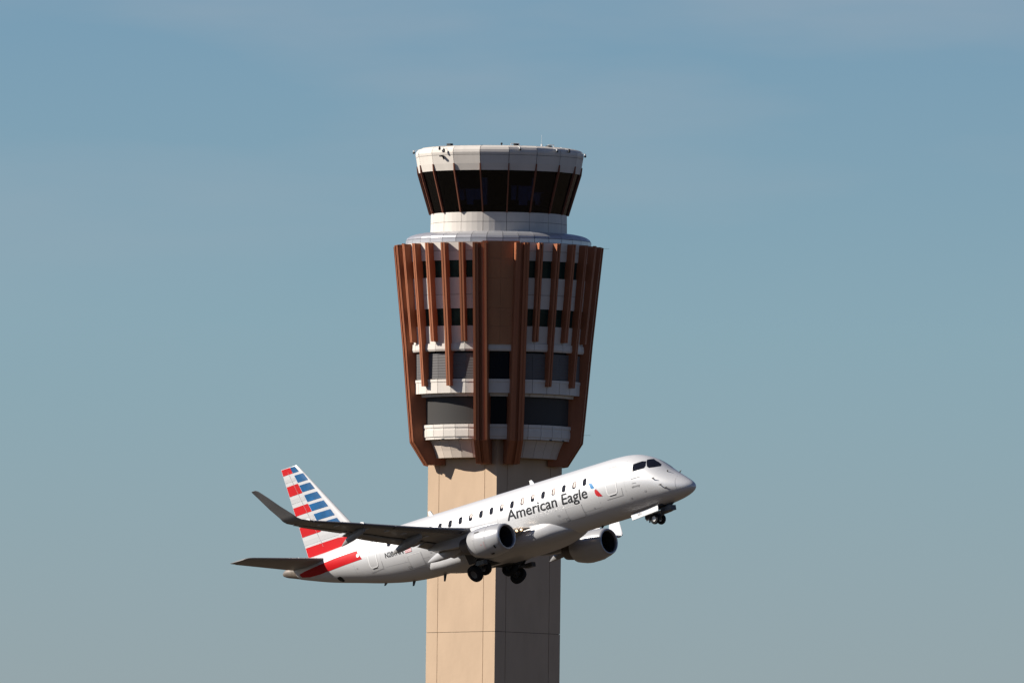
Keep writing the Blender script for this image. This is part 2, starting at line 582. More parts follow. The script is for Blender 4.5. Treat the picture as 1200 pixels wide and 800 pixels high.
# inside the cab: ring of consoles with screens, a ceiling rail and a few drawn sun blinds
bm = bmesh.new()
rev(bm, [(72, 246), (66, 243.5), (60, 243.5), (60, 254.5), (72, 254.5)], 0, 360, 36)
for k in range(18):
    th_ = radians(k * 20 + 15)
    add_box(bm, (0, -63 * K, zt(240.8)), (.62, .12, .42), Matrix.Rotation(th_, 4, 'Z'))
obj('console_ring', bm, 'consolegrey', tower)
bm = bmesh.new()
rev(bm, [(14, 203), (14, 254.5), (4, 254.5), (4, 203)], 0, 360, 16)
obj('cab_core', bm, 'consolegrey', tower)
for a, c, y1 in ((45, 65, 236), (-35, -15, 226), (5, 25, 222), (25, 45, 229), (-55, -35, 230)):
    bm = bmesh.new()
    f = (y1 - 204.6) / 47.8
    rev(bm, [(92.4, 205), (92.4 - 14 * f, y1), (91.8 - 14 * f, y1), (91.8, 205)], a + 1, c - 1, 1)
    obj('sun_blind', bm, 'blindfilm', tower)
for a in CV:
    bm = bmesh.new()
    Mm = Matrix.Rotation(radians(a), 4, 'Z')
    pr = [(97.6, 196.5), (96.6, 205.4), (82.2, 253.0), (79.8, 253.0), (93.8, 204.6), (95.2, 196.5)]
    add_loft(bm, [[Mm @ Vector((x, -r * K, zt(y))) for r, y in pr] for x in (-0.042, 0.042)])
    obj('mullion', bm, 'mullion', tower)
FAS = [(94.6, 204.4), (96.6, 196.5), (98.2, 186.7)]
FAS2 = [(98.3, 186.3), (98.9, 183.4), (98.4, 180.4), (96.6, 177.8), (93.4, 176.2), (88.2, 175.3)]
panels('fascia_panel', 'white', FAS + [(94, 186.7), (91, 204.4)], CW, gap=0.4)
panels('fascia_panel', 'white', FAS2 + [(86, 177), (94, 186.3)], CW, gap=0.4)
panels('roof_deck', 'white', [(87.6, 175.1), (40, 173.2), (40, 176), (86, 177.6)], CW, gap=0.3)
bm = bmesh.new()
rev(bm, [(3, 173), (41, 173.3), (85, 176.4), (93, 180), (94.5, 186), (92.5, 203.9), (3, 203.9)], 5, 365, 18)
obj('roof_core', bm, 'core', tower)

# roof equipment
CX_ = 584.9


def roofpt(xpx, r):
    th = math.asin(max(-1, min(1, (xpx - CX_) / r)))
    return th - radians(1.5)


def arm_camera(xpx, ypx, r, white):
    b = bmesh.new()
    th = roofpt(xpx, r)
    zz = zt(ypx + 0.046 * r * cos(th))
    Ma = Matrix.Rotation(th, 4, 'Z')
    add_tube(b, Ma @ Vector((0, -r * K, zz)), Ma @ Vector((0, -86 * K, zt(175))), 0.012, n=6, mi=0)
    add_tube(b, Ma @ Vector((0, -r * K, zz + 0.05)), Ma @ Vector((0, -r * K, zz - 0.1)), 0.07, n=10, mi=1 if white else 2)
    add_ball(b, Ma @ Vector((0, -r * K, zz - 0.13)), 0.09, mi=2)
    obj('roof_camera', b, ['equip_white', 'equip_white', 'equip_dark'], tower)


for x, y, r, w in ((484.3, 178.8, 103.5, 1), (685.2, 180.6, 103.5, 1), (608.8, 173.8, 101, 1), (652.2, 175.4, 101, 1), (514.5, 174.2, 100, 0), (519.8, 176.8, 101, 0), (666.4, 175.4, 99, 0)):
    arm_camera(x, y, r, w)
for x, y, r, sz in ((526.5, 171.4, 86, .36), (604, 170.7, 84, .34), (642.3, 172.3, 86, .34), (564.3, 172.2, 88, .16), (517.0, 184.6, 99.6, .2)):
    bm = bmesh.new()
    th = roofpt(x, r)
    zz = zt(y + 0.046 * r * cos(th))
    add_box(bm, (0, -r * K, zz), (sz, 0.3, sz * 0.55), Matrix.Rotation(th, 4, 'Z'))
    add_tube(bm, Matrix.Rotation(th, 4, 'Z') @ Vector((0, -r * K + .1, zz)), Matrix.Rotation(th, 4, 'Z') @ Vector((0, -(r - 5) * K, zz - .3)), 0.05, n=6)
    obj('floodlight', bm, 'equip_dark', tower)
bm = bmesh.new()
th = roofpt(634, 70)
p = Vector(pol(70 * K, th, zt(174.5)))
add_tube(bm, p, p + Vector((0, 0, .2)), 0.06, n=8)
add_tube(bm, p + Vector((0, 0, .2)), p + Vector((0, 0, .85)), 0.009, 0.009, n=6)
obj('whip_antenna', bm, 'equip_white', tower)
bm = bmesh.new()
th = roofpt(587, 30)
p = Vector(pol(30 * K, th, zt(174)))
add_tube(bm, p, p + Vector((0, 0, .2)), 0.04, n=8)
add_ball(bm, p + Vector((0, 0, .24)), 0.08)
obj('beacon', bm, 'equip_dark', tower)
# white support frames of the roof lamps
for x, r in ((603, 80), (645, 80)):
    bm = bmesh.new()
    Ma = Matrix.Rotation(roofpt(x, r), 4, 'Z')
    z0 = zt(174.8)
    for xx in (-0.3, 0.3):
        add_tube(bm, Ma @ Vector((xx, -r * K, z0)), Ma @ Vector((xx, -r * K, z0 + .15)), 0.03, n=6)
    add_tube(bm, Ma @ Vector((-.3, -r * K, z0 + .15)), Ma @ Vector((.3, -r * K, z0 + .15)), 0.03, n=6)
    obj('roof_frame', bm, 'equip_white', tower)

# small side aerials seen against the sky
for th, y, r0, L in ((88.5, 290.5, 121, 0.55), (89, 509, 104, 0.4)):
    for s in (1,):
        bm = bmesh.new()
        a = radians(th - 1.5)
        add_tube(bm, pol((r0 - 6) * K, a, zt(y)), pol(r0 * K + L, a, zt(y)), 0.008, n=6)
        obj('side_aerial', bm, 'equip_dark', tower)

# ------------------------------------------------------------------ airliner
# pose in camera axes (right, forward, up), plane axes: X forward, Y port, Z up, origin at the nose datum
RP = Matrix(((0.7119904, 0.68883203, -0.13630883), (-0.66529616, 0.72384433, 0.18283981), (0.22461229, -0.03949445, 0.97364753)))
TP = Vector((9.70948391, 1289.51130298, -6.75949782))
B = Matrix(((rt.x, fwd.x, up.x), (rt.y, fwd.y, up.y), (rt.z, fwd.z, up.z)))
RW = B @ RP
TW = CAM + B @ TP
plane = empty('airliner', (0, 0, 0))
plane.matrix_world = Matrix.Translation(TW) @ RW.to_4x4()
plane['label'] = 'silver twin engine jet airliner climbing past the tower with red and blue striped tail'
plane['category'] = 'airplane'

ST = [(0, -1.03, -1.03, 0.0), (.02, -.935, -1.10, .105), (.08, -.84, -1.175, .21), (.18, -.735, -1.245, .32), (.32, -.62, -1.31, .435), (.52, -.465, -1.375, .56), (.8, -.265, -1.44, .71), (1.2, .02, -1.505, .885), (1.6, .33, -1.55, 1.02), (2.0, .66, -1.585, 1.13), (2.4, .95, -1.62, 1.23), (3.0, 1.28, -1.65, 1.345),
      (3.8, 1.54, -1.675, 1.445), (4.6, 1.64, -1.675, 1.49), (5.6, 1.675, -1.675, 1.505), (7., 1.675, -1.675, 1.505), (12, 1.675, -1.675, 1.505), (18.5, 1.675, -1.675, 1.505), (19.8, 1.675, -1.655, 1.50), (21.5, 1.66, -1.52, 1.465), (23.5, 1.61, -1.18, 1.36), (25.5, 1.54, -.72, 1.16), (27.5, 1.45, -.25, .89),
      (29., 1.37, .18, .63), (30.2, 1.28, .55, .38), (30.75, 1.2, .72, .26), (31.0, 1.1, .84, .12)]


def pchip(xs, ys):
    n = len(xs)
    h = [xs[i + 1] - xs[i] for i in range(n - 1)]
    d = [(ys[i + 1] - ys[i]) / h[i] for i in range(n - 1)]
    m = [d[0]] + [0.0] * (n - 2) + [d[-1]]
    for i in range(1, n - 1):
        if d[i - 1] * d[i] > 0:
            w1, w2 = 2 * h[i] + h[i - 1], h[i] + 2 * h[i - 1]
            m[i] = (w1 + w2) / (w1 / d[i - 1] + w2 / d[i])

    def f(x):
        if x <= xs[0]:
            return ys[0]
        if x >= xs[-1]:
            return ys[-1]
        i = 0
        while xs[i + 1] < x:
            i += 1
        t = (x - xs[i]) / h[i]
        return ys[i] * (2 * t ** 3 - 3 * t * t + 1) + h[i] * m[i] * (t ** 3 - 2 * t * t + t) + ys[i + 1] * (-2 * t ** 3 + 3 * t * t) + h[i] * m[i + 1] * (t ** 3 - t * t)
    return f


_top = pchip([s[0] for s in ST], [s[1] for s in ST])
_bot = pchip([s[0] for s in ST], [s[2] for s in ST])
_wid = pchip([s[0] for s in ST], [s[3] for s in ST])


def fus_ring(a, n=72, off=0.0):
    zt_, zb_, w = _top(a), _bot(a), _wid(a)
    zc, h = (zt_ + zb_) / 2, (zt_ - zb_) / 2
    return [Vector((-a, (w + off) * cos(2 * pi * i / n), zc + (h + off) * sin(2 * pi * i / n))) for i in range(n)]


def side(a, z, off, s=-1):
    """point on the fuselage skin at station a and height z; s=-1 starboard, +1 port"""
    zt_, zb_, w = _top(a), _bot(a), _wid(a)
    zc, h = (zt_ + zb_) / 2, (zt_ - zb_) / 2
    k = max(-0.999, min(0.999, (z - zc) / h))
    y = w * sqrt(1 - k * k)
    n = Vector((0, y / (w * w), (k * h) / (h * h))).normalized()
    p_ = Vector((-a, y, zc + k * h)) + n * off
    p_.y *= s
    return p_


def stations():
    xs = [0.0, .01, .025, .05, .08, .12, .18, .25, .32, .42, .52, .66, .8, 1.0, 1.2, 1.4, 1.6, 1.8, 2.0, 2.2] + [2.35 + .15 * i for i in range(22)]
    x = 6.4
    while x < 18.6:
        xs.append(x)
        x += 0.5
    x = 18.8
    while x < 29.55:
        xs.append(x)
        x += 0.3
    xs.append(29.7)
    return xs


def loft_poly(bm, polys2d, mapf, edge=0.14, mi=0):
    """fill 2-D polygons, subdivide them finely and wrap them with mapf"""
    b = bmesh.new()
    for pl in polys2d:
        b.faces.new([b.verts.new((x, y, 0)) for x, y in pl])
    refine(b, edge)
    merge_into(bm, b, mapf, mi)


def refine(b, edge):
    bmesh.ops.triangulate(b, faces=b.faces[:])
    for _ in range(7):
        es = [e for e in b.edges if e.calc_length() > edge]
        if not es:
            break
        bmesh.ops.subdivide_edges(b, edges=es, cuts=1)
        bmesh.ops.triangulate(b, faces=[f for f in b.faces if len(f.verts) > 3])


def merge_into(bm, b, mapf, mi):
    vm = {}
    for v in b.verts:
        vm[v.index if False else v] = bm.verts.new(mapf(v.co.x, v.co.y))
    for f in b.faces:
        try:
            nf = bm.faces.new([vm[v] for v in f.verts])
            nf.material_index = mi
        except ValueError:
            pass
    b.free()


def patch(name, m, polys, mapf, parent, edge=0.14, label=None):
    bm = bmesh.new()
    loft_poly(bm, polys, mapf, edge)
    o_ = obj(name, bm, m, parent, smooth=True, label=label)
    return o_


def rrect(cx, cy, w, h, r, n=4):
    pts = []
    for sx, sy, a0 in ((1, 1, 0), (-1, 1, 90), (-1, -1, 180), (1, -1, 270)):
        for i in range(n + 1):
            t = radians(a0 + 90 * i / n)
            pts.append((cx + sx * (w / 2 - r) + r * cos(t), cy + sy * (h / 2 - r) + r * sin(t)))
    return pts


def strip(pts, w, closed=False):
    """quads along a polyline"""
    out = []
    n = len(pts)
    for i in range(n if closed else n - 1):
        (x0, y0), (x1, y1) = pts[i], pts[(i + 1) % n]
        L = sqrt((x1 - x0) ** 2 + (y1 - y0) ** 2) or 1e-6
        nx, ny = -(y1 - y0) / L * w / 2, (x1 - x0) / L * w / 2
        out.append([(x0 + nx, y0 + ny), (x1 + nx, y1 + ny), (x1 - nx, y1 - ny), (x0 - nx, y0 - ny)])
    return out


def text_mesh(body):
    cu = bpy.data.curves.new('lettering_curve', 'FONT')
    cu.body = body
    cu.resolution_u = 4
    cu.offset = 0.008
    ob = bpy.data.objects.new('lettering_curve', cu)
    COL.objects.link(ob)
    dg = bpy.context.evaluated_depsgraph_get()
    dg.update()
    me = bpy.data.meshes.new_from_object(ob.evaluated_get(dg))
    b = bmesh.new()
    b.from_mesh(me)
    bpy.data.objects.remove(ob)
    bpy.data.curves.remove(cu)
    bpy.data.meshes.remove(me)
    return b


def text_on(name, m, body, mapf, width, cap, parent, edge=0.16):
    b = text_mesh(body)
    xs = [v.co.x for v in b.verts]
    x0, x1 = min(xs), max(xs)
    bc = text_mesh('E')
    ch = max(v.co.y for v in bc.verts)
    bc.free()
    for v in b.verts:
        v.co.x = (v.co.x - x0) / (x1 - x0) * width
        v.co.y = v.co.y / ch * cap
    bmesh.ops.remove_doubles(b, verts=b.verts, dist=1e-4)
    refine(b, edge)
    bm = bmesh.new()
    merge_into(bm, b, mapf, 0)
    return obj(name, bm, m, parent, smooth=True)


# fuselage skin
bm = bmesh.new()
xs = stations()
rings = [fus_ring(a, 144) for a in xs[1:]]
R = add_loft(bm, rings, cap=False)
tip = bm.verts.new((0, 0, -1.03))
for i in range(144):
    bm.faces.new((tip, R[0][(i + 1) % 144], R[0][i]))
bm.faces.new(R[-1])
obj('fuselage', bm, 'silver', plane, smooth=True, angle=50)
# bare metal tail cone with exhaust
bm = bmesh.new()
rings = [fus_ring(a, 40, -0.012) for a in (29.71, 30.0, 30.3, 30.6, 30.8, 30.92, 31.0)]
add_loft(bm, rings)
obj('tail_cone', bm, 'cone', plane, smooth=True, angle=50)

# belly fairing
bm = bmesh.new()
FB = [(8.3, -1.5, .3), (8.8, -1.69, .75), (9.4, -1.82, 1.1), (10.2, -1.95, 1.4), (11.2, -2.03, 1.58), (13, -2.06, 1.66), (15, -2.03, 1.66), (16.5, -1.95, 1.62), (17.8, -1.86, 1.48), (18.7, -1.70, 1.25), (19.4, -1.52, .85), (19.9, -1.35, .3)]
fz = pchip([s[0] for s in FB], [s[1] for s in FB])
fw = pchip([s[0] for s in FB], [s[2] for s in FB])
rings = []
for i in range(40):
    a = 8.3 + 11.6 * i / 39
    zb_, w = fz(a), fw(a)
    ztop_ = -0.62 if w > 1.2 else -0.62 - (1.2 - w) * 0.9
    ring = []
    for j in range(40):
        t = 2 * pi * j / 40
        c_, s_ = cos(t), sin(t)
        e = 0.72
        ring.append(Vector((-a, w * math.copysign(abs(c_) ** e, c_), (ztop_ + zb_) / 2 + (ztop_ - zb_) / 2 * math.copysign(abs(s_) ** e, s_))))
    rings.append(ring)
add_loft(bm, rings)
obj('belly_fairing', bm, 'belly', plane, smooth=True, angle=50)

# wheel wells in the belly
for s in (-1, 1):
    bm = bmesh.new()
    add_box(bm, (-15.1, s * .8, -1.99), (1.1, 1.1, .10))
    obj('wheel_well', bm, 'gearwell', plane)

# cabin windows, both sides
WS = {1: 0, 3: 1, 5: 1, 6: 1, 8: 1, 11: 1, 15: 1, 17: 1}
for s in (-1, 1):
    for k in range(20):
        a = 6.65 + 0.788 * k
        if s < 0 and k == 20:
            continue
        zc = 0.61
        fr = patch('cabin_window', 'rimgrey', [rrect(a, zc, .34, .46, .14)], lambda x, z: side(x, z, .005, s), plane)
        patch('window_pane', 'pane', [rrect(a, zc, .27, .39, .11)], lambda x, z: side(x, z, .010, s), fr)
        j = (k * 7 + 3) % 20 if s > 0 else k
        if j in WS:
            hh = (0.33, 0.30, 0.2)[k % 3]
            patch('window_blind', 'shade', [rrect(a - 0.03, zc + .17 - hh / 2, .16, hh, .06)], lambda x, z: side(x, z, .015, s), fr)


# cabin doors with pale outlines
def door(a0, a1, z0, z1, s, flare=0.0, sill=True):
    c, w, h = (a0 + a1) / 2, a1 - a0, z1 - z0
    pts = rrect(c, (z0 + z1) / 2, w, h, .16)
    pts = [(x + (z - (z0 + z1) / 2) * flare, z) for x, z in pts]
    d = patch('cabin_door', 'silver', [pts], lambda x, z: side(x, z, .006, s), plane)
    patch('door_outline', 'outline', strip(pts, .055, True), lambda x, z: side(x, z, .012, s), d)
    patch('door_sill', 'letter', strip([(c - w * .32, z0 - .05), (c + w * .32, z0 - .05)], .045), lambda x, z: side(x, z, .012, s), d)
    patch('door_top_seal', 'seam', strip([(c - w * .5, z1 - .1), (c - w * .42, z1 + .06), (c + w * .42, z1 + .06), (c + w * .5, z1 - .1)], .045), lambda x, z: side(x, z, .013, s), d)
    patch('door_pane', 'seam', strip(rrect(c + .18 * w, z1 - .42, .14, .2, .06), .03, True), lambda x, z: side(x, z, .014, s), d)
    patch('door_marking', 'seam', strip([(a1 + .16, z0 - .2), (a0 - .3, z0 - .2), (a0 - .34, z0 + .2)], .02), lambda x, z: side(x, z, .009, s), d)


for s in (-1, 1):
    door(4.34, 5.06, -.5, .92, s)
    door(22.68, 23.32, -.44, .95, s)

for s in (-1, 1):
    sm = []
    for a in (3.75, 5.75, 9.0, 13.3, 17.6, 20.6, 22.35, 24.6):
        zl, zh = _bot(a) + .2, _top(a) - .15
        sm += strip([(a, zl + (zh - zl) * i / 12) for i in range(13)], .011)
    sm += strip([(5.8, -.95), (8.8, -.95)], .010) + strip([(18.8, -.80), (22.2, -.62)], .010) + strip([(5.8, 1.18), (22.2, 1.18)], .008)
    patch('skin_seam', 'faintseam', sm, lambda x, z: side(x, z, .004, s), plane, edge=.3)
    dots = []
    for a, z, r in ((8.9, -.75, .07), (6.3, -.9, .05), (9.6, -.35, .04), (14.2, -.2, .05), (3.6, -.95, .05), (2.55, -.8, .06), (18.6, -.6, .06), (24.4, -.2, .05), (25.1, .95, .05)):
        dots.append(rrect(a, z, 2.4 * r, 1.5 * r, .4 * r))
    patch('skin_hatch', 'rimgrey', dots, lambda x, z: side(x, z, .006, s), plane)

# cargo hatches on the lower side (starboard) and small panels
for a0, a1, z0, z1 in ((7.1, 8.3, -1.15, -.46), (19.3, 20.35, -1.1, -.38)):
    d = patch('cargo_door', 'silver', [rrect((a0 + a1) / 2, (z0 + z1) / 2, a1 - a0, z1 - z0, .1)], lambda x, z: side(x, z, .006, -1), plane)
    patch('door_outline', 'outline', strip([(a0 + .05, z1 - .1), (a0 + .05, z1 - .02), (a1 - .05, z1 - .02), (a1 - .05, z1 - .12)], .03), lambda x, z: side(x, z, .012, -1), d)
    patch('door_seam', 'seam', strip(rrect((a0 + a1) / 2, (z0 + z1) / 2, a1 - a0, z1 - z0, .1), .012, True), lambda x, z: side(x, z, .011, -1), d)
    patch('door_marking', 'seam', strip(rrect(a1 + .12, z0 + .08, .22, .14, .02), .025, True), lambda x, z: side(x, z, .012, -1), d)

# flight deck windows, both sides
for s in (-1, 1):
    patch('flight_deck_window', 'pane', [[(3.24, .84), (2.82, .92), (2.62, .88), (2.5, .60), (2.53, .47), (3.2, .40)]], lambda x, z: side(x, z, .010, s), plane, edge=.08)
    patch('flight_deck_window', 'pane', [[(2.66, .98), (2.50, 1.0), (2.16, .76), (1.93, .575), (1.84, .44), (2.05, .42), (2.28, .43), (2.40, .52)]], lambda x, z: side(x, z, .010, s), plane, edge=.06)

# emblem and lettering on the side the camera sees (and mirrored wording on the other)
for s in (-1, 1):
    if s < 0:
        f_text = lambda x, z: side(12.55 - x, z - .215 - .01 * x, .014, -1)
        f_reg = lambda x, z: side(21.97 - x, z - .165 - .035 * x, .014, -1)
        f_env = lambda x, z: side(3.31 - x, z - .47, .012, -1)
    else:
        f_text = lambda x, z: side(6.49 + x, z - .275 + .01 * x, .014, 1)
        f_reg = lambda x, z: side(20.59 + x, z - .20, .014, 1)
        f_env = lambda x, z: side(2.77 + x, z - .47, .012, 1)
    text_on('airline_lettering', 'letter', 'American Eagle', f_text, 6.06, .585, plane)
    text_on('registration_lettering', 'letter', 'N281NN', f_reg, 1.42, .27, plane)
    text_on('operator_lettering', 'seam', 'envoy', f_env, .54, .14, plane)
    em = patch('airline_emblem', 'skyblue', [[(6.35, .46), (6.25, .47), (6.08, .40), (5.97, .22), (5.92, .11), (6.0, .095), (6.17, .14), (6.24, .3)]], lambda x, z: side(x, z, .014, s), plane)
    patch('emblem_wing', 'embred', [[(5.91, -.02), (5.84, .02), (5.74, -.02), (5.6, -.2), (5.43, -.43), (5.55, -.42), (5.75, -.385), (5.86, -.3), (5.92, -.16)]], lambda x, z: side(x, z, .014, s), em)
    patch('emblem_head', 'outline', [[(6.12, .11), (5.94, .10), (5.82, .06), (5.86, .03), (5.92, .0), (5.97, .05)]], lambda x, z: side(x, z, .014, s), em)
    patch('nose_marking', 'seam', strip([(3.28, .02), (2.7, .035)], .03) + strip([(3.26, -.23), (2.98, -.24)], .02), lambda x, z: side(x, z, .012, s), plane)
    fl = patch('flag_marking', 'outline', [[(20.42, .02), (19.92, .02), (19.92, -.24), (20.42, -.24)]], lambda x, z: side(x, z, .012, s), plane)
    patch('flag_stripes', 'flagpink', [[(20.42, .02 - .074 * i), (19.92, .02 - .074 * i), (19.92, -.02 - .074 * i), (20.42, -.02 - .074 * i)] for i in range(4)], lambda x, z: side(x, z, .016, s), fl)
    # probes, sensors and static ports on the nose
    bm = bmesh.new()
    for a, z, l in ((1.92, -.25, .16), (1.55, -.66, .22), (1.35, .02, .09), (1.28, -.86, .2)):
        p0, p1 = side(a, z, 0, s), side(a, z, .10, s)
        add_tube(bm, p0, p1, .03, n=8)
        add_tube(bm, p1, p1 + Vector((l, 0, 0)), .024, .012, n=8)
    obj('nose_probe', bm, 'equip_dark', plane)
    patch('radome_seam', 'seam', strip([(.80, -.36), (.78, -.6), (.75, -.9), (.74, -1.15)], .012), lambda x, z: side(x, z, .005, s), plane)

# roof and belly aerials
for a, top, h, L in ((11.55, 1, .29, .36), (19.3, 1, .32, .36), (6.9, 0, .14, .2), (18.95, 0, .40, .2), (21.3, 0, .26, .2), (23.4, 0, .12, .2)):
    bm = bmesh.new()
    if top:
        z0 = _top(a) - .03
        prof = [(-a, z0), (-a - .2, z0 + h), (-a - .2 - L * .5, z0 + h), (-a - L, z0)]
    else:
        z0 = (fz(a) if 9 < a < 18 else _bot(a)) + .03
        prof = [(-a, z0), (-a - .18, z0 - h), (-a - .18 - L * .4, z0 - h), (-a - L, z0)]
    add_loft(bm, [[Vector((x, y, z)) for x, z in prof] for y in (-.03, .03)])
    obj('blade_aerial', bm, 'equip_white' if top else 'equip_dark', plane)


# ------------------------------------------------ airfoil surfaces
def naca(s, th):
    return 5 * th * (.2969 * sqrt(s) - .126 * s - .3516 * s * s + .2843 * s ** 3 - .1036 * s ** 4)


CS = [0, .004, .015, .04, .08, .14, .22, .32, .44, .56, .68, .8, .9, .96, 1.0]


def foil(le, chord, th, nrm, camber=0.0, twist=0.0, s0=0.0, s1=1.0):
    """closed section ring; le Vector, chord runs aft (-X), nrm the thickness direction"""
    up_, lo_ = [], []
    for s in CS:
        if s < s0 - 1e-6 or s > s1 + 1e-6:
            continue
        t = naca(s, th) * chord
        cm = camber * 4 * s * (1 - s) * chord
        base = le + Vector((-chord * s, 0, -chord * s * twist)) + nrm * cm
        up_.append(base + nrm * max(t, .004))
        lo_.append(base - nrm * max(t, .004))
    return up_ + lo_[::-1]


WSEC = [(0.0, 10.9, -1.22, 6.0, .14), (1.5, 11.45, -1.05, 5.2, .135), (4.05, 12.75, -.73, 3.6, .12), (5.0, 13.25, -.62, 3.1, .115), (7.0, 14.32, -.36, 2.55, .11), (9.5, 15.6, .04, 1.92, .105), (12.0, 16.9, .41, 1.27, .10), (12.35, 17.08, .47, 1.2, .095)]
WLET = [(12.35, 17.08, .47, 1.2, .095), (12.66, 17.26, .55, 1.14, .09), (12.84, 17.4, .68, 1.09, .085), (12.97, 17.55, .88, 1.02, .08), (13.4, 18.02, 1.42, .82, .08), (13.8, 18.45, 1.97, .62, .08), (14.1, 18.8, 2.38, .45, .08), (14.17, 18.95, 2.46, .3, .06)]


def sec_interp(S_, y):
    for p0, p1 in zip(S_, S_[1:]):
        if y <= p1[0]:
            t = (y - p0[0]) / (p1[0] - p0[0])
            return [p0[i] + (p1[i] - p0[i]) * t for i in range(5)]
    return list(S_[-1])


def lifting(bm, S_, s, camber=0.0, twist=0.0):
    rings = []
    for i, (y, a, z, c, th) in enumerate(S_):
        p0 = S_[max(0, i - 1)]
        p1 = S_[min(len(S_) - 1, i + 1)]
        dy, dz = p1[0] - p0[0], p1[2] - p0[2]
        n = Vector((0, -dz, dy)).normalized()
        n.y *= s
        rings.append(foil(Vector((-a, s * y, z)), c, th, n, camber, twist))
    add_loft(bm, rings)


def wing_under(y, f):
    """aft station and lower surface height of the wing at span y, chord fraction f"""
    _, a, z, c, th = sec_interp(WSEC, y)
    return a + c * f, z - naca(f, th) * c + .012 * 4 * f * (1 - f) * c - c * f * .03


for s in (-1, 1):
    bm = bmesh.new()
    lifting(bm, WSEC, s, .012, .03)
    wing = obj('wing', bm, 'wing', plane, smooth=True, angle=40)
    bm = bmesh.new()
    lifting(bm, WLET, s, 0.0, .0)
    obj('winglet', bm, 'wing' if s < 0 else 'silver', plane, smooth=True, angle=40)  # port side gets a lighter colour, standing in for sun on its inner face
    # slats: polished nose strips standing slightly ahead of the leading edge
    for y0, y1 in ((2.1, 3.55), (4.6, 8.0), (8.06, 12.1)):
        bm = bmesh.new()
        rings = []
        for i in range(6):
            y = y0 + (y1 - y0) * i / 5
            _, a, z, c, th = sec_interp(WSEC, y)
            n = Vector((0, -.1 * s, 1)).normalized()
            rings.append(foil(Vector((-a + .10, s * y, z - .05)), c, th * .95, n, .012, .03, 0, .14))
        add_loft(bm, rings)
        obj('slat', bm, 'slat', plane, smooth=True, angle=40)
    # flaps part way down, and the aileron
    for y0, y1, dn in ((1.75, 4.85, .17), (5.0, 9.35, .16), (9.42, 12.0, .03)):
        bm = bmesh.new()
        rings = []
        for i in range(5):
            y = y0 + (y1 - y0) * i / 4
            _, a, z, c, th = sec_interp(WSEC, y)
            fc = (.19 if y1 < 4.9 else .23) * c + (.06 if dn > .1 else .02)
            lead = a + c * .80
            lz = z - c * .8 * .03 - (.09 if dn > .1 else .02)
            rings.append(foil(Vector((-lead, s * y, lz)), fc, .13, Vector((0, -.1 * s, 1)).normalized(), .0, dn))
        add_loft(bm, rings)
        obj('flap' if dn > .1 else 'aileron', bm, 'wing', plane, smooth=True, angle=40)
    for y0, y1, f0, f1 in ((1.8, 4.8, .76, .80), (5.05, 9.3, .75, .80), (9.45, 11.95, .765, .78)):
        bm = bmesh.new()
        rings = []
        for i in range(7):
            y = y0 + (y1 - y0) * i / 6
            (a_, z_), (b_, w_) = wing_under(y, f0), wing_under(y, f1)
            rings.append([Vector((-a_, s * y, z_ - .012)), Vector((-b_, s * y, w_ - .012)), Vector((-b_, s * y, w_ + .03)), Vector((-a_, s * y, z_ + .03))])
        add_loft(bm, rings)
        obj('flap_gap_shade', bm, 'gearwell', plane)  # thin near-black plate under the wing, standing in for shade in the gap
    # flap track fairings
    for y, a0, a1, dep, wd, mname in ((2.95, 14.9, 17.5, .34, .22, 'fairing'), (6.2, 14.7, 17.0, .33, .17, 'wing'), (9.3, 15.9, 17.75, .27, .14, 'wing')):
        bm = bmesh.new()
        rings = []
        for i in range(15):
            t = i / 14
            a = a0 + (a1 - a0) * t
            fchord = (a - sec_interp(WSEC, y)[1]) / sec_interp(WSEC, y)[3]
            zu = wing_under(y, min(max(fchord, .05), .98))[1]
            k = max(.02, sin(pi * min(1, t * .9 + .1)) ** .7 * (1 - .25 * t)) if t < 1 else .02
            zc = zu - .06 - (.40 if y < 3 else .62) * t * t - dep * .45 * k
            rings.append([Vector((-a, s * y + wd * k * cos(2 * pi * j / 16), zc + dep * k * sin(2 * pi * j / 16))) for j in range(16)])
        add_loft(bm, rings)
        obj('flap_fairing', bm, mname, plane, smooth=True, angle=60)
    # static wicks and pale access panels
    for y, f in ((9.0, .35), (6.9, .4), (7.9, .33), (10.6, .33), (5.6, .45), (11.4, .4)):
        bm = bmesh.new()
        a, z = wing_under(y, f)
        add_loft(bm, [[Vector((-a + .22 * cos(2 * pi * j / 14), s * y + .14 * sin(2 * pi * j / 14), z + dz)) for j in range(14)] for dz in (.05, -.022)])
        obj('access_panel', bm, 'fairing', plane)
    # small white vortex fences on the leading edge
    for y in (9.6, 12.3):
        bm = bmesh.new()
        _, a, z, c, th = sec_interp(WSEC, y)
        pr = [(-a - .05, z - .02), (-a + .08, z - .01), (-a + .08, z + .05), (-a - .06, z + .11), (-a - .18, z + .11), (-a - .26, z + .06)]
        add_loft(bm, [[Vector((x, s * y + d, zz)) for x, zz in pr] for d in (-.025, .025)])
        obj('wing_fence', bm, 'doorwhite', plane)

    # tailplane
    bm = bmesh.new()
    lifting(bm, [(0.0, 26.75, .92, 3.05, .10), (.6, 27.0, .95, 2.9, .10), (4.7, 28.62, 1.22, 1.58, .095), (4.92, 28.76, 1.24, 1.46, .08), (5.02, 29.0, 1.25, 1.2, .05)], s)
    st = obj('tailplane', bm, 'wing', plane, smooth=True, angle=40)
    bm = bmesh.new()
    rings = []
    for y, a, c in ((.75, 29.05, .86), (4.6, 29.72, .52)):
        rings.append(foil(Vector((-a, s * y, .95 + (y - .6) * .066 - .004)), c, .13, Vector((0, 0, 1))))
    add_loft(bm, rings)
    obj('elevator', bm, 'wing', st, smooth=True, angle=40)

    # ---------------------------------------------- engine
    EY, EZ, EA = s * 4.03, -1.63, 10.42
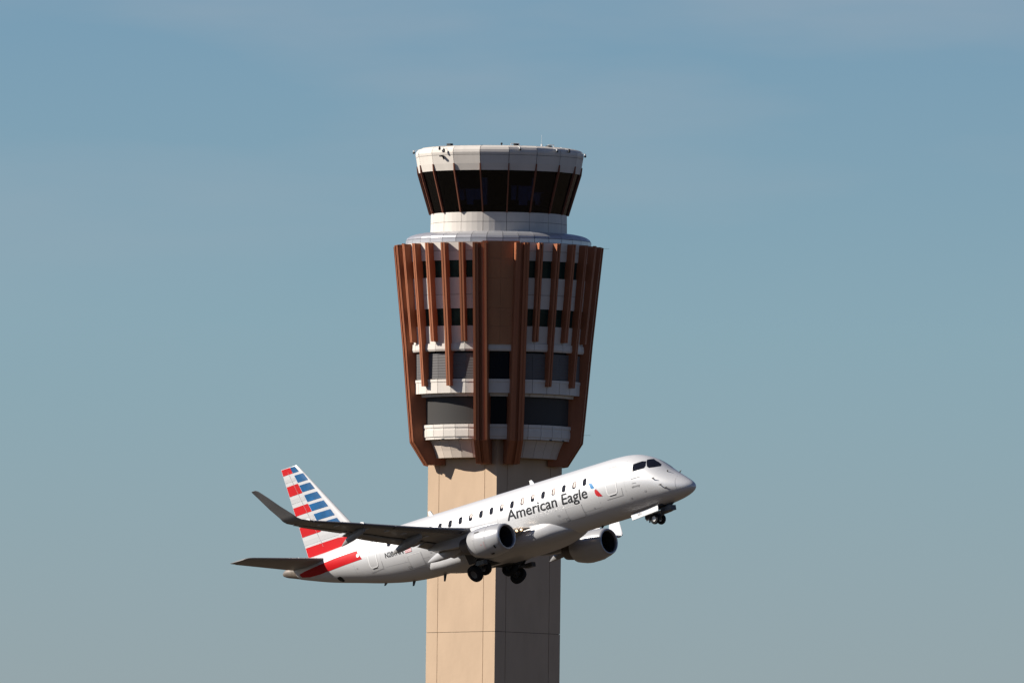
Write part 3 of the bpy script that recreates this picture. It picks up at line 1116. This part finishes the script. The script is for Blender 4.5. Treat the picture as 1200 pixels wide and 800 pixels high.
    axis_dz = .018   # slight nose-up set of the nacelle

    def ering(a, r, dz=0.0, n=40, scarf=0.0):
        return [Vector((-(EA + a) - scarf * sin(2 * pi * j / n) * r, EY + r * cos(2 * pi * j / n), EZ + dz + a * .03 + r * sin(2 * pi * j / n))) for j in range(n)]
    bm = bmesh.new()
    add_loft(bm, [ering(a, r, dz, scarf=sc) for a, r, dz, sc in ((.12, .735, 0, -.06), (.3, .785, -.01, -.05), (.6, .835, -.02, -.03), (1.0, .875, -.03, 0), (1.5, .88, -.03, 0), (1.8, .855, -.02, 0), (2.1, .80, 0, 0), (2.36, .74, .01, 0), (2.37, .705, .01, 0), (2.0, .66, .01, 0))], cap=False)
    eng = obj('engine', bm, 'engine', plane, smooth=True, angle=40)
    bm = bmesh.new()
    add_loft(bm, [ering(a, r, 0, scarf=-.06) for a, r in ((.122, .737), (.05, .715), (.0, .68), (-.015, .65), (.0, .62), (.06, .595), (.15, .58))], cap=False)
    obj('inlet_lip', bm, 'lip', eng, smooth=True)
    bm = bmesh.new()
    add_loft(bm, [ering(a, r) for a, r in ((.13, .583), (.4, .575), (.85, .58), (1.2, .58))], cap=False)
    obj('inlet_duct', bm, 'intake', eng, smooth=True)
    bm = bmesh.new()
    add_loft(bm, [ering(.86, .579), ering(.9, .15)], cap=True)
    for k in range(24):
        t = 2 * pi * k / 24
        Mb = Matrix.Translation((-(EA + .82), EY, EZ + .03)) @ Matrix.Rotation(t, 4, 'X') @ Matrix.Translation((0, 0, .36)) @ Matrix.Rotation(radians(40), 4, 'Z')
        add_box(bm, (0, 0, 0), (.10, .012, .42), Mb)
    obj('fan', bm, 'fan', eng)
    bm = bmesh.new()
    add_loft(bm, [ering(a, r) for a, r in ((.5, .01), (.56, .07), (.68, .13), (.86, .17))])
    obj('spinner', bm, 'intake', eng, smooth=True)
    bm = bmesh.new()
    add_loft(bm, [ering(a, r, .02) for a, r in ((1.9, .62), (2.4, .58), (2.8, .52), (3.2, .44), (3.21, .40), (2.9, .38))], cap=False)
    add_loft(bm, [ering(a, r, .02) for a, r in ((2.8, .3), (3.2, .24), (3.6, .04))])
    obj('exhaust_nozzle', bm, 'hot', eng, smooth=True, angle=40)

    # scoops, vents and faint joints on the cowl
    def cowl(a, ang, off):
        rr = pchip([.12, .3, .6, 1.0, 1.5, 1.8, 2.1, 2.36], [.735, .785, .835, .875, .88, .855, .80, .74])(a) + off
        dz = pchip([.12, .6, 1.0, 1.5, 1.8, 2.1, 2.36], [0, -.02, -.03, -.03, -.02, 0, .01])(a)
        return Vector((-(EA + a), EY + rr * cos(ang) * 1, EZ + dz + a * .03 + rr * sin(ang)))
    def cmap(off):
        return lambda x, t: cowl(x, (pi - t) if s < 0 else t, off)
    patch('cowl_vent', 'equip_dark', [rrect(1.55, .62, .36, .10, .04)], cmap(.01), eng)
    patch('cowl_vent', 'equip_dark', [rrect(.42, -.66, .10, .26, .03)], cmap(.01), eng)
    patch('cowl_vent', 'equip_dark', [rrect(.85, -1.12, .22, .12, .03)], cmap(.01), eng)
    patch('cowl_marking', 'pink', [rrect(1.22, -.28, .06, .05, .02)] + strip([(1.0, -.12), (1.0, -.6)], .012), cmap(.008), eng, edge=.1)
    patch('cowl_seam', 'seam', strip([(.92, 1.2), (.92, .4), (.92, -.4), (.92, -1.4)], .014) + strip([(1.75, 1.0), (1.75, .2), (1.75, -.6), (1.75, -1.4)], .012), cmap(.006), eng, edge=.12)

    # pylon from the crown of the cowl to the wing
    bm = bmesh.new()
    PY = [(10.95, -.86, -.76, .03), (11.5, -.95, -.66, .13), (12.2, -1.1, -.60, .19), (12.9, -1.2, -.55, .21), (13.7, -1.45, -.6, .21), (14.6, -1.42, -.7, .20), (15.5, -1.3, -.75, .15), (16.3, -1.12, -.82, .05)]
    rings = []
    for a, z0, z1, w in PY:
        rings.append([Vector((-a, EY + w * x, z0 + (z1 - z0) * zz)) for x, zz in ((-1, 0), (-1.1, .3), (-1, .75), (-.5, .97), (0, 1), (.5, .97), (1, .75), (1.1, .3), (1, 0), (0, -.03))])
    add_loft(bm, rings)
    obj('pylon', bm, 'fairing', plane, smooth=True, angle=50)

    # landing lamp in the wing root
    bm = bmesh.new()
    add_loft(bm, [[Vector((-a, s * (1.62 + (a - 10.75) * .36) + w * cos(2 * pi * j / 14), -.98 + (a - 10.75) * .03 + h * sin(2 * pi * j / 14))) for j in range(14)] for a, w, h in ((10.82, .02, .02), (10.95, .08, .05), (11.2, .18, .10), (11.6, .26, .14), (12.1, .27, .16))])
    lh = obj('landing_lamp', bm, 'lamphousing', plane, smooth=True)
    bm = bmesh.new()
    add_ball(bm, (-11.22, s * 1.97, -1.02), .06)
    add_ball(bm, (-11.48, s * 2.06, -1.01), .07)
    obj('lamp_bulb', bm, 'lamp', lh, smooth=True)

    # ---------------------------------------------- main gear, folding inwards
    g = bmesh.new()
    wo, wi = Vector((-15.28, s * 1.70, -2.54)), Vector((-15.2, s * 1.04, -2.16))
    mid = (wo + wi) / 2
    ax = (wo - wi).normalized()
    piv = Vector((-15.0, s * 2.25, -1.0))
    add_tube(g, mid, mid + (piv - mid) * .55, .085)
    add_tube(g, mid + (piv - mid) * .5, piv, .13)
    add_tube(g, wo - ax * .05, wi + ax * .05, .075)
    add_tube(g, mid + Vector((.1, 0, .1)), piv + Vector((.9, 0, .1)), .06)
    add_tube(g, mid + (piv - mid) * .35 + Vector((.15, 0, 0)), mid + (piv - mid) * .35 + Vector((.55, s * -.2, .15)), .09)
    add_tube(g, mid + (piv - mid) * .2, Vector((-14.45, s * 1.9, -2.15)), .10)
    add_box(g, (-14.5, s * 1.9, -2.12), (.55, .3, .24))
    leg = obj('main_gear', g, 'gear', plane, smooth=True, angle=40)
    for c in (wo, wi):
        wb = bmesh.new()
        pr = [(.0, -.09), (.17, -.09), (.22, -.13), (.27, -.145), (.38, -.165), (.455, -.13), (.48, -.05), (.48, .05), (.455, .13), (.38, .165), (.27, .145), (.22, .13), (.17, .09), (.0, .09)]
        xq = ax.orthogonal().normalized()
        yq = ax.cross(xq)
        rings = [[c + ax * h + (xq * cos(2 * pi * j / 28) + yq * sin(2 * pi * j / 28)) * max(r, .002) for j in range(28)] for r, h in pr]
        add_loft(wb, rings)
        for f in wb.faces:
            d = f.calc_center_median() - c
            if (d - ax * d.dot(ax)).length < .215:
                f.material_index = 1
        obj('wheel', wb, ['tyre', 'gear'], leg, smooth=True, angle=40)
    # leg door
    bm = bmesh.new()
    q0 = mid + (piv - mid) * .45
    dd = (piv - mid).normalized()
    outw = ax
    Mx = Matrix.Translation(q0 + outw * .2) @ Matrix((( 1, outw.x, dd.x, 0), (0, outw.y, dd.y, 0), (0, outw.z, dd.z, 0), (0, 0, 0, 1)))
    add_box(bm, (0, 0, .25), (.62, .05, .9), Mx)
    obj('gear_door', bm, 'wingdark', plane)

# fairing edge of the starboard wing root, sunlit
# ---------------------------------------------- vertical tail
def fin_le(z):
    return 25.47 + (z - 2.66) * .855 if z < 6.45 else 28.71 + (z - 6.45) * 1.15


def fin_te(z):
    return 29.02 + (z - 1.46) * .2185


def fin_half(a, z):
    le, te = fin_le(z), fin_te(z)
    c = te - le
    s_ = min(1, max(0.0, (a - le) / c))
    return max(.012, naca(s_, .095) * c)


def fin_map(off, s=-1):
    return lambda a, z: Vector((-a, s * (fin_half(a, z) + off), z))


bm = bmesh.new()
rings = []
for z in (.9, 1.3, 1.7, 2.2, 2.8, 3.4, 4.0, 4.6, 5.2, 5.8, 6.3, 6.5, 6.6, 6.66):
    le, te = fin_le(z), fin_te(z)
    th = .095 if z < 6.4 else (.08 if z < 6.55 else (.06 if z < 6.63 else .03))
    rings.append(foil(Vector((-le, 0, z)), te - le, th, Vector((0, 1, 0))))
add_loft(bm, rings)
fin = obj('tail_fin', bm, 'finwhite', plane, smooth=True, angle=40)
# dorsal fillet ahead of the fin
bm = bmesh.new()
rings = []
for a, z1, w in ((22.6, 1.60, .01), (23.3, 1.64, .06), (23.9, 1.73, .11), (24.4, 1.9, .15), (24.85, 2.15, .17), (25.25, 2.42, .17)):
    z0 = 1.4
    rings.append([Vector((-a, x * w, z0 + (z1 - z0) * t)) for x, t in ((-1.5, 0), (-1.1, .4), (-.6, .8), (0, 1), (.6, .8), (1.1, .4), (1.5, 0))])
add_loft(bm, rings)
obj('dorsal_fillet', bm, 'finwhite', plane, smooth=True, angle=50)

for s in (-1, 1):
    fm = fin_map(.008, s)
    def bnd(z):
        # line between the red and the blue fields
        return 29.42 - (6.63 - z) * .452
    te = lambda z: fin_te(z) - .03
    le = lambda z: fin_le(z) + .07 + (6.12 - z) * .137
    for z0, z1 in ((6.63, 6.27), (5.63, 5.05), (4.38, 3.90)):
        patch('tail_stripe_red', 'red', [[(bnd(z0), z0), (te(z0), z0), (te(z1), z1), (bnd(z1), z1)]], fm, fin, edge=.3)
    for z0, z1 in ((3.22, 2.65),):
        patch('tail_stripe_red', 'red', [[(27.5, z0), (te(z0), z0), (te(z1), z1), (27.75, z1), (27.2, z1 + .25)]], fm, fin, edge=.3)
    patch('tail_stripe_red', 'red', [[(26.4, 2.02), (te(2.02), 2.02), (te(1.45), 1.45), (26.6, 1.45), (26.0, 1.52), (25.62, 1.66), (25.6, 1.82), (25.8, 1.95)]], fm, fin, edge=.25)
    for z0, z1 in ((6.12, 5.67), (5.5, 5.08), (4.89, 4.47), (4.30, 3.90), (3.71, 3.31), (3.13, 2.80)):
        patch('tail_stripe_blue', 'blue', [[(le(z0), z0), (bnd(z0) - .03, z0), (bnd(z1) - .03, z1), (le(z1), z1)]], fm, fin, edge=.3)
    patch('tail_stripe_blue', 'blue', [[(29.05, 6.62), (29.40, 6.63), (29.24, 6.27), (28.78, 6.27)]], fm, fin, edge=.3)
    for z0, z1 in ((6.02, 5.84), (4.86, 4.62), (3.7, 3.44), (2.42, 2.16)):
        patch('tail_stripe_grey', 'greystripe', [[(bnd(z0) + .04 if z0 > 3 else 26.6, z0), (te(z0), z0), (te(z1), z1), (bnd(z1) + .04 if z0 > 3 else 26.3, z1)]], fm, fin, edge=.3)
    # rudder hinge line
    patch('rudder_seam', 'seam', strip([(fin_te(z) - (fin_te(z) - fin_le(z)) * .33, z) for z in (1.8, 3, 4.2, 5.4, 6.4)], .015), fin_map(.012, s), fin, edge=.3)
    # red stripe on the fuselage below the fin
    sp = patch('fuselage_stripe', 'red', [[(24.24, .76), (25.2, .76), (26.2, .75), (27.2, .70), (28.2, .66), (28.9, .64), (29.4, .60), (29.3, .42), (28.6, .28), (27.6, .20), (26.4, .20), (25.2, .20), (23.81, .20), (24.02, .48)]], lambda x, z: side(x, z, .012, s), plane)
    patch('stripe_port', 'outline', [[(24.12 + .13 * cos(2 * pi * j / 14), .47 + .11 * sin(2 * pi * j / 14)) for j in range(14)]], lambda x, z: side(x, z, .018, s), sp)
    # stabiliser trim opening and drain
    patch('tail_vent', 'gearwell', [rrect(26.25, -.36, .45, .24, .11)], lambda x, z: side(x, z, .008, s), plane)

# ---------------------------------------------- nose gear, folding forwards
g = bmesh.new()
nR, nL = Vector((-2.97, -.25, -2.21)), Vector((-2.97, .25, -2.21))
mid = (nR + nL) / 2
add_tube(g, nR, nL, .05)
top = Vector((-3.05, 0, -1.5))
add_tube(g, mid, Vector((-2.2, 0, -1.75)), .085)
add_tube(g, Vector((-2.2, 0, -1.75)), Vector((-1.75, 0, -1.5)), .12)
add_box(g, (-2.12, 0, -1.83), (.75, .42, .26))
add_box(g, (-3.3, -.05, -1.98), (.95, .2, .16))
add_tube(g, Vector((-3.45, -.1, -2.0)), Vector((-3.5, -.12, -2.3)), .04)
ng = obj('nose_gear', g, 'gear', plane, smooth=True, angle=40)
for c in (nR, nL):
    wb = bmesh.new()
    pr = [(.0, -.05), (.12, -.05), (.14, -.085), (.2, -.10), (.27, -.085), (.295, -.03), (.295, .03), (.27, .085), (.2, .10), (.14, .085), (.12, .05), (.0, .05)]
    rings = [[c + Vector((max(r, .002) * cos(2 * pi * j / 24), h, max(r, .002) * sin(2 * pi * j / 24))) for j in range(24)] for r, h in pr]
    add_loft(wb, rings)
    for f in wb.faces:
        d = f.calc_center_median() - c
        d.y = 0
        if d.length < .165:
            f.material_index = 1
    obj('wheel', wb, ['tyre', 'hub'], ng, smooth=True, angle=40)
for s in (-1, 1):
    bm = bmesh.new()
    pts = [(-4.38, -1.70), (-2.33, -1.615), (-2.36, -1.895), (-4.32, -2.005)]
    add_loft(bm, [[Vector((x, s * (.53 + .05 * k), z)) for x, z in pts] for k in (0, 1)])
    gd = obj('nose_gear_door', bm, 'doorwhite', plane)
    if s < 0:
        text_on('door_number', 'rimgrey', '281', lambda x, z: Vector((-3.9 + x, -.587, -1.86 + z + x * .045)), .3, .13, gd)
bm = bmesh.new()
add_box(bm, (-3.3, 0, -1.58), (2.2, .78, .16))
obj('nose_gear_well', bm, 'gearwell', plane)

bpy.context.view_layer.update()
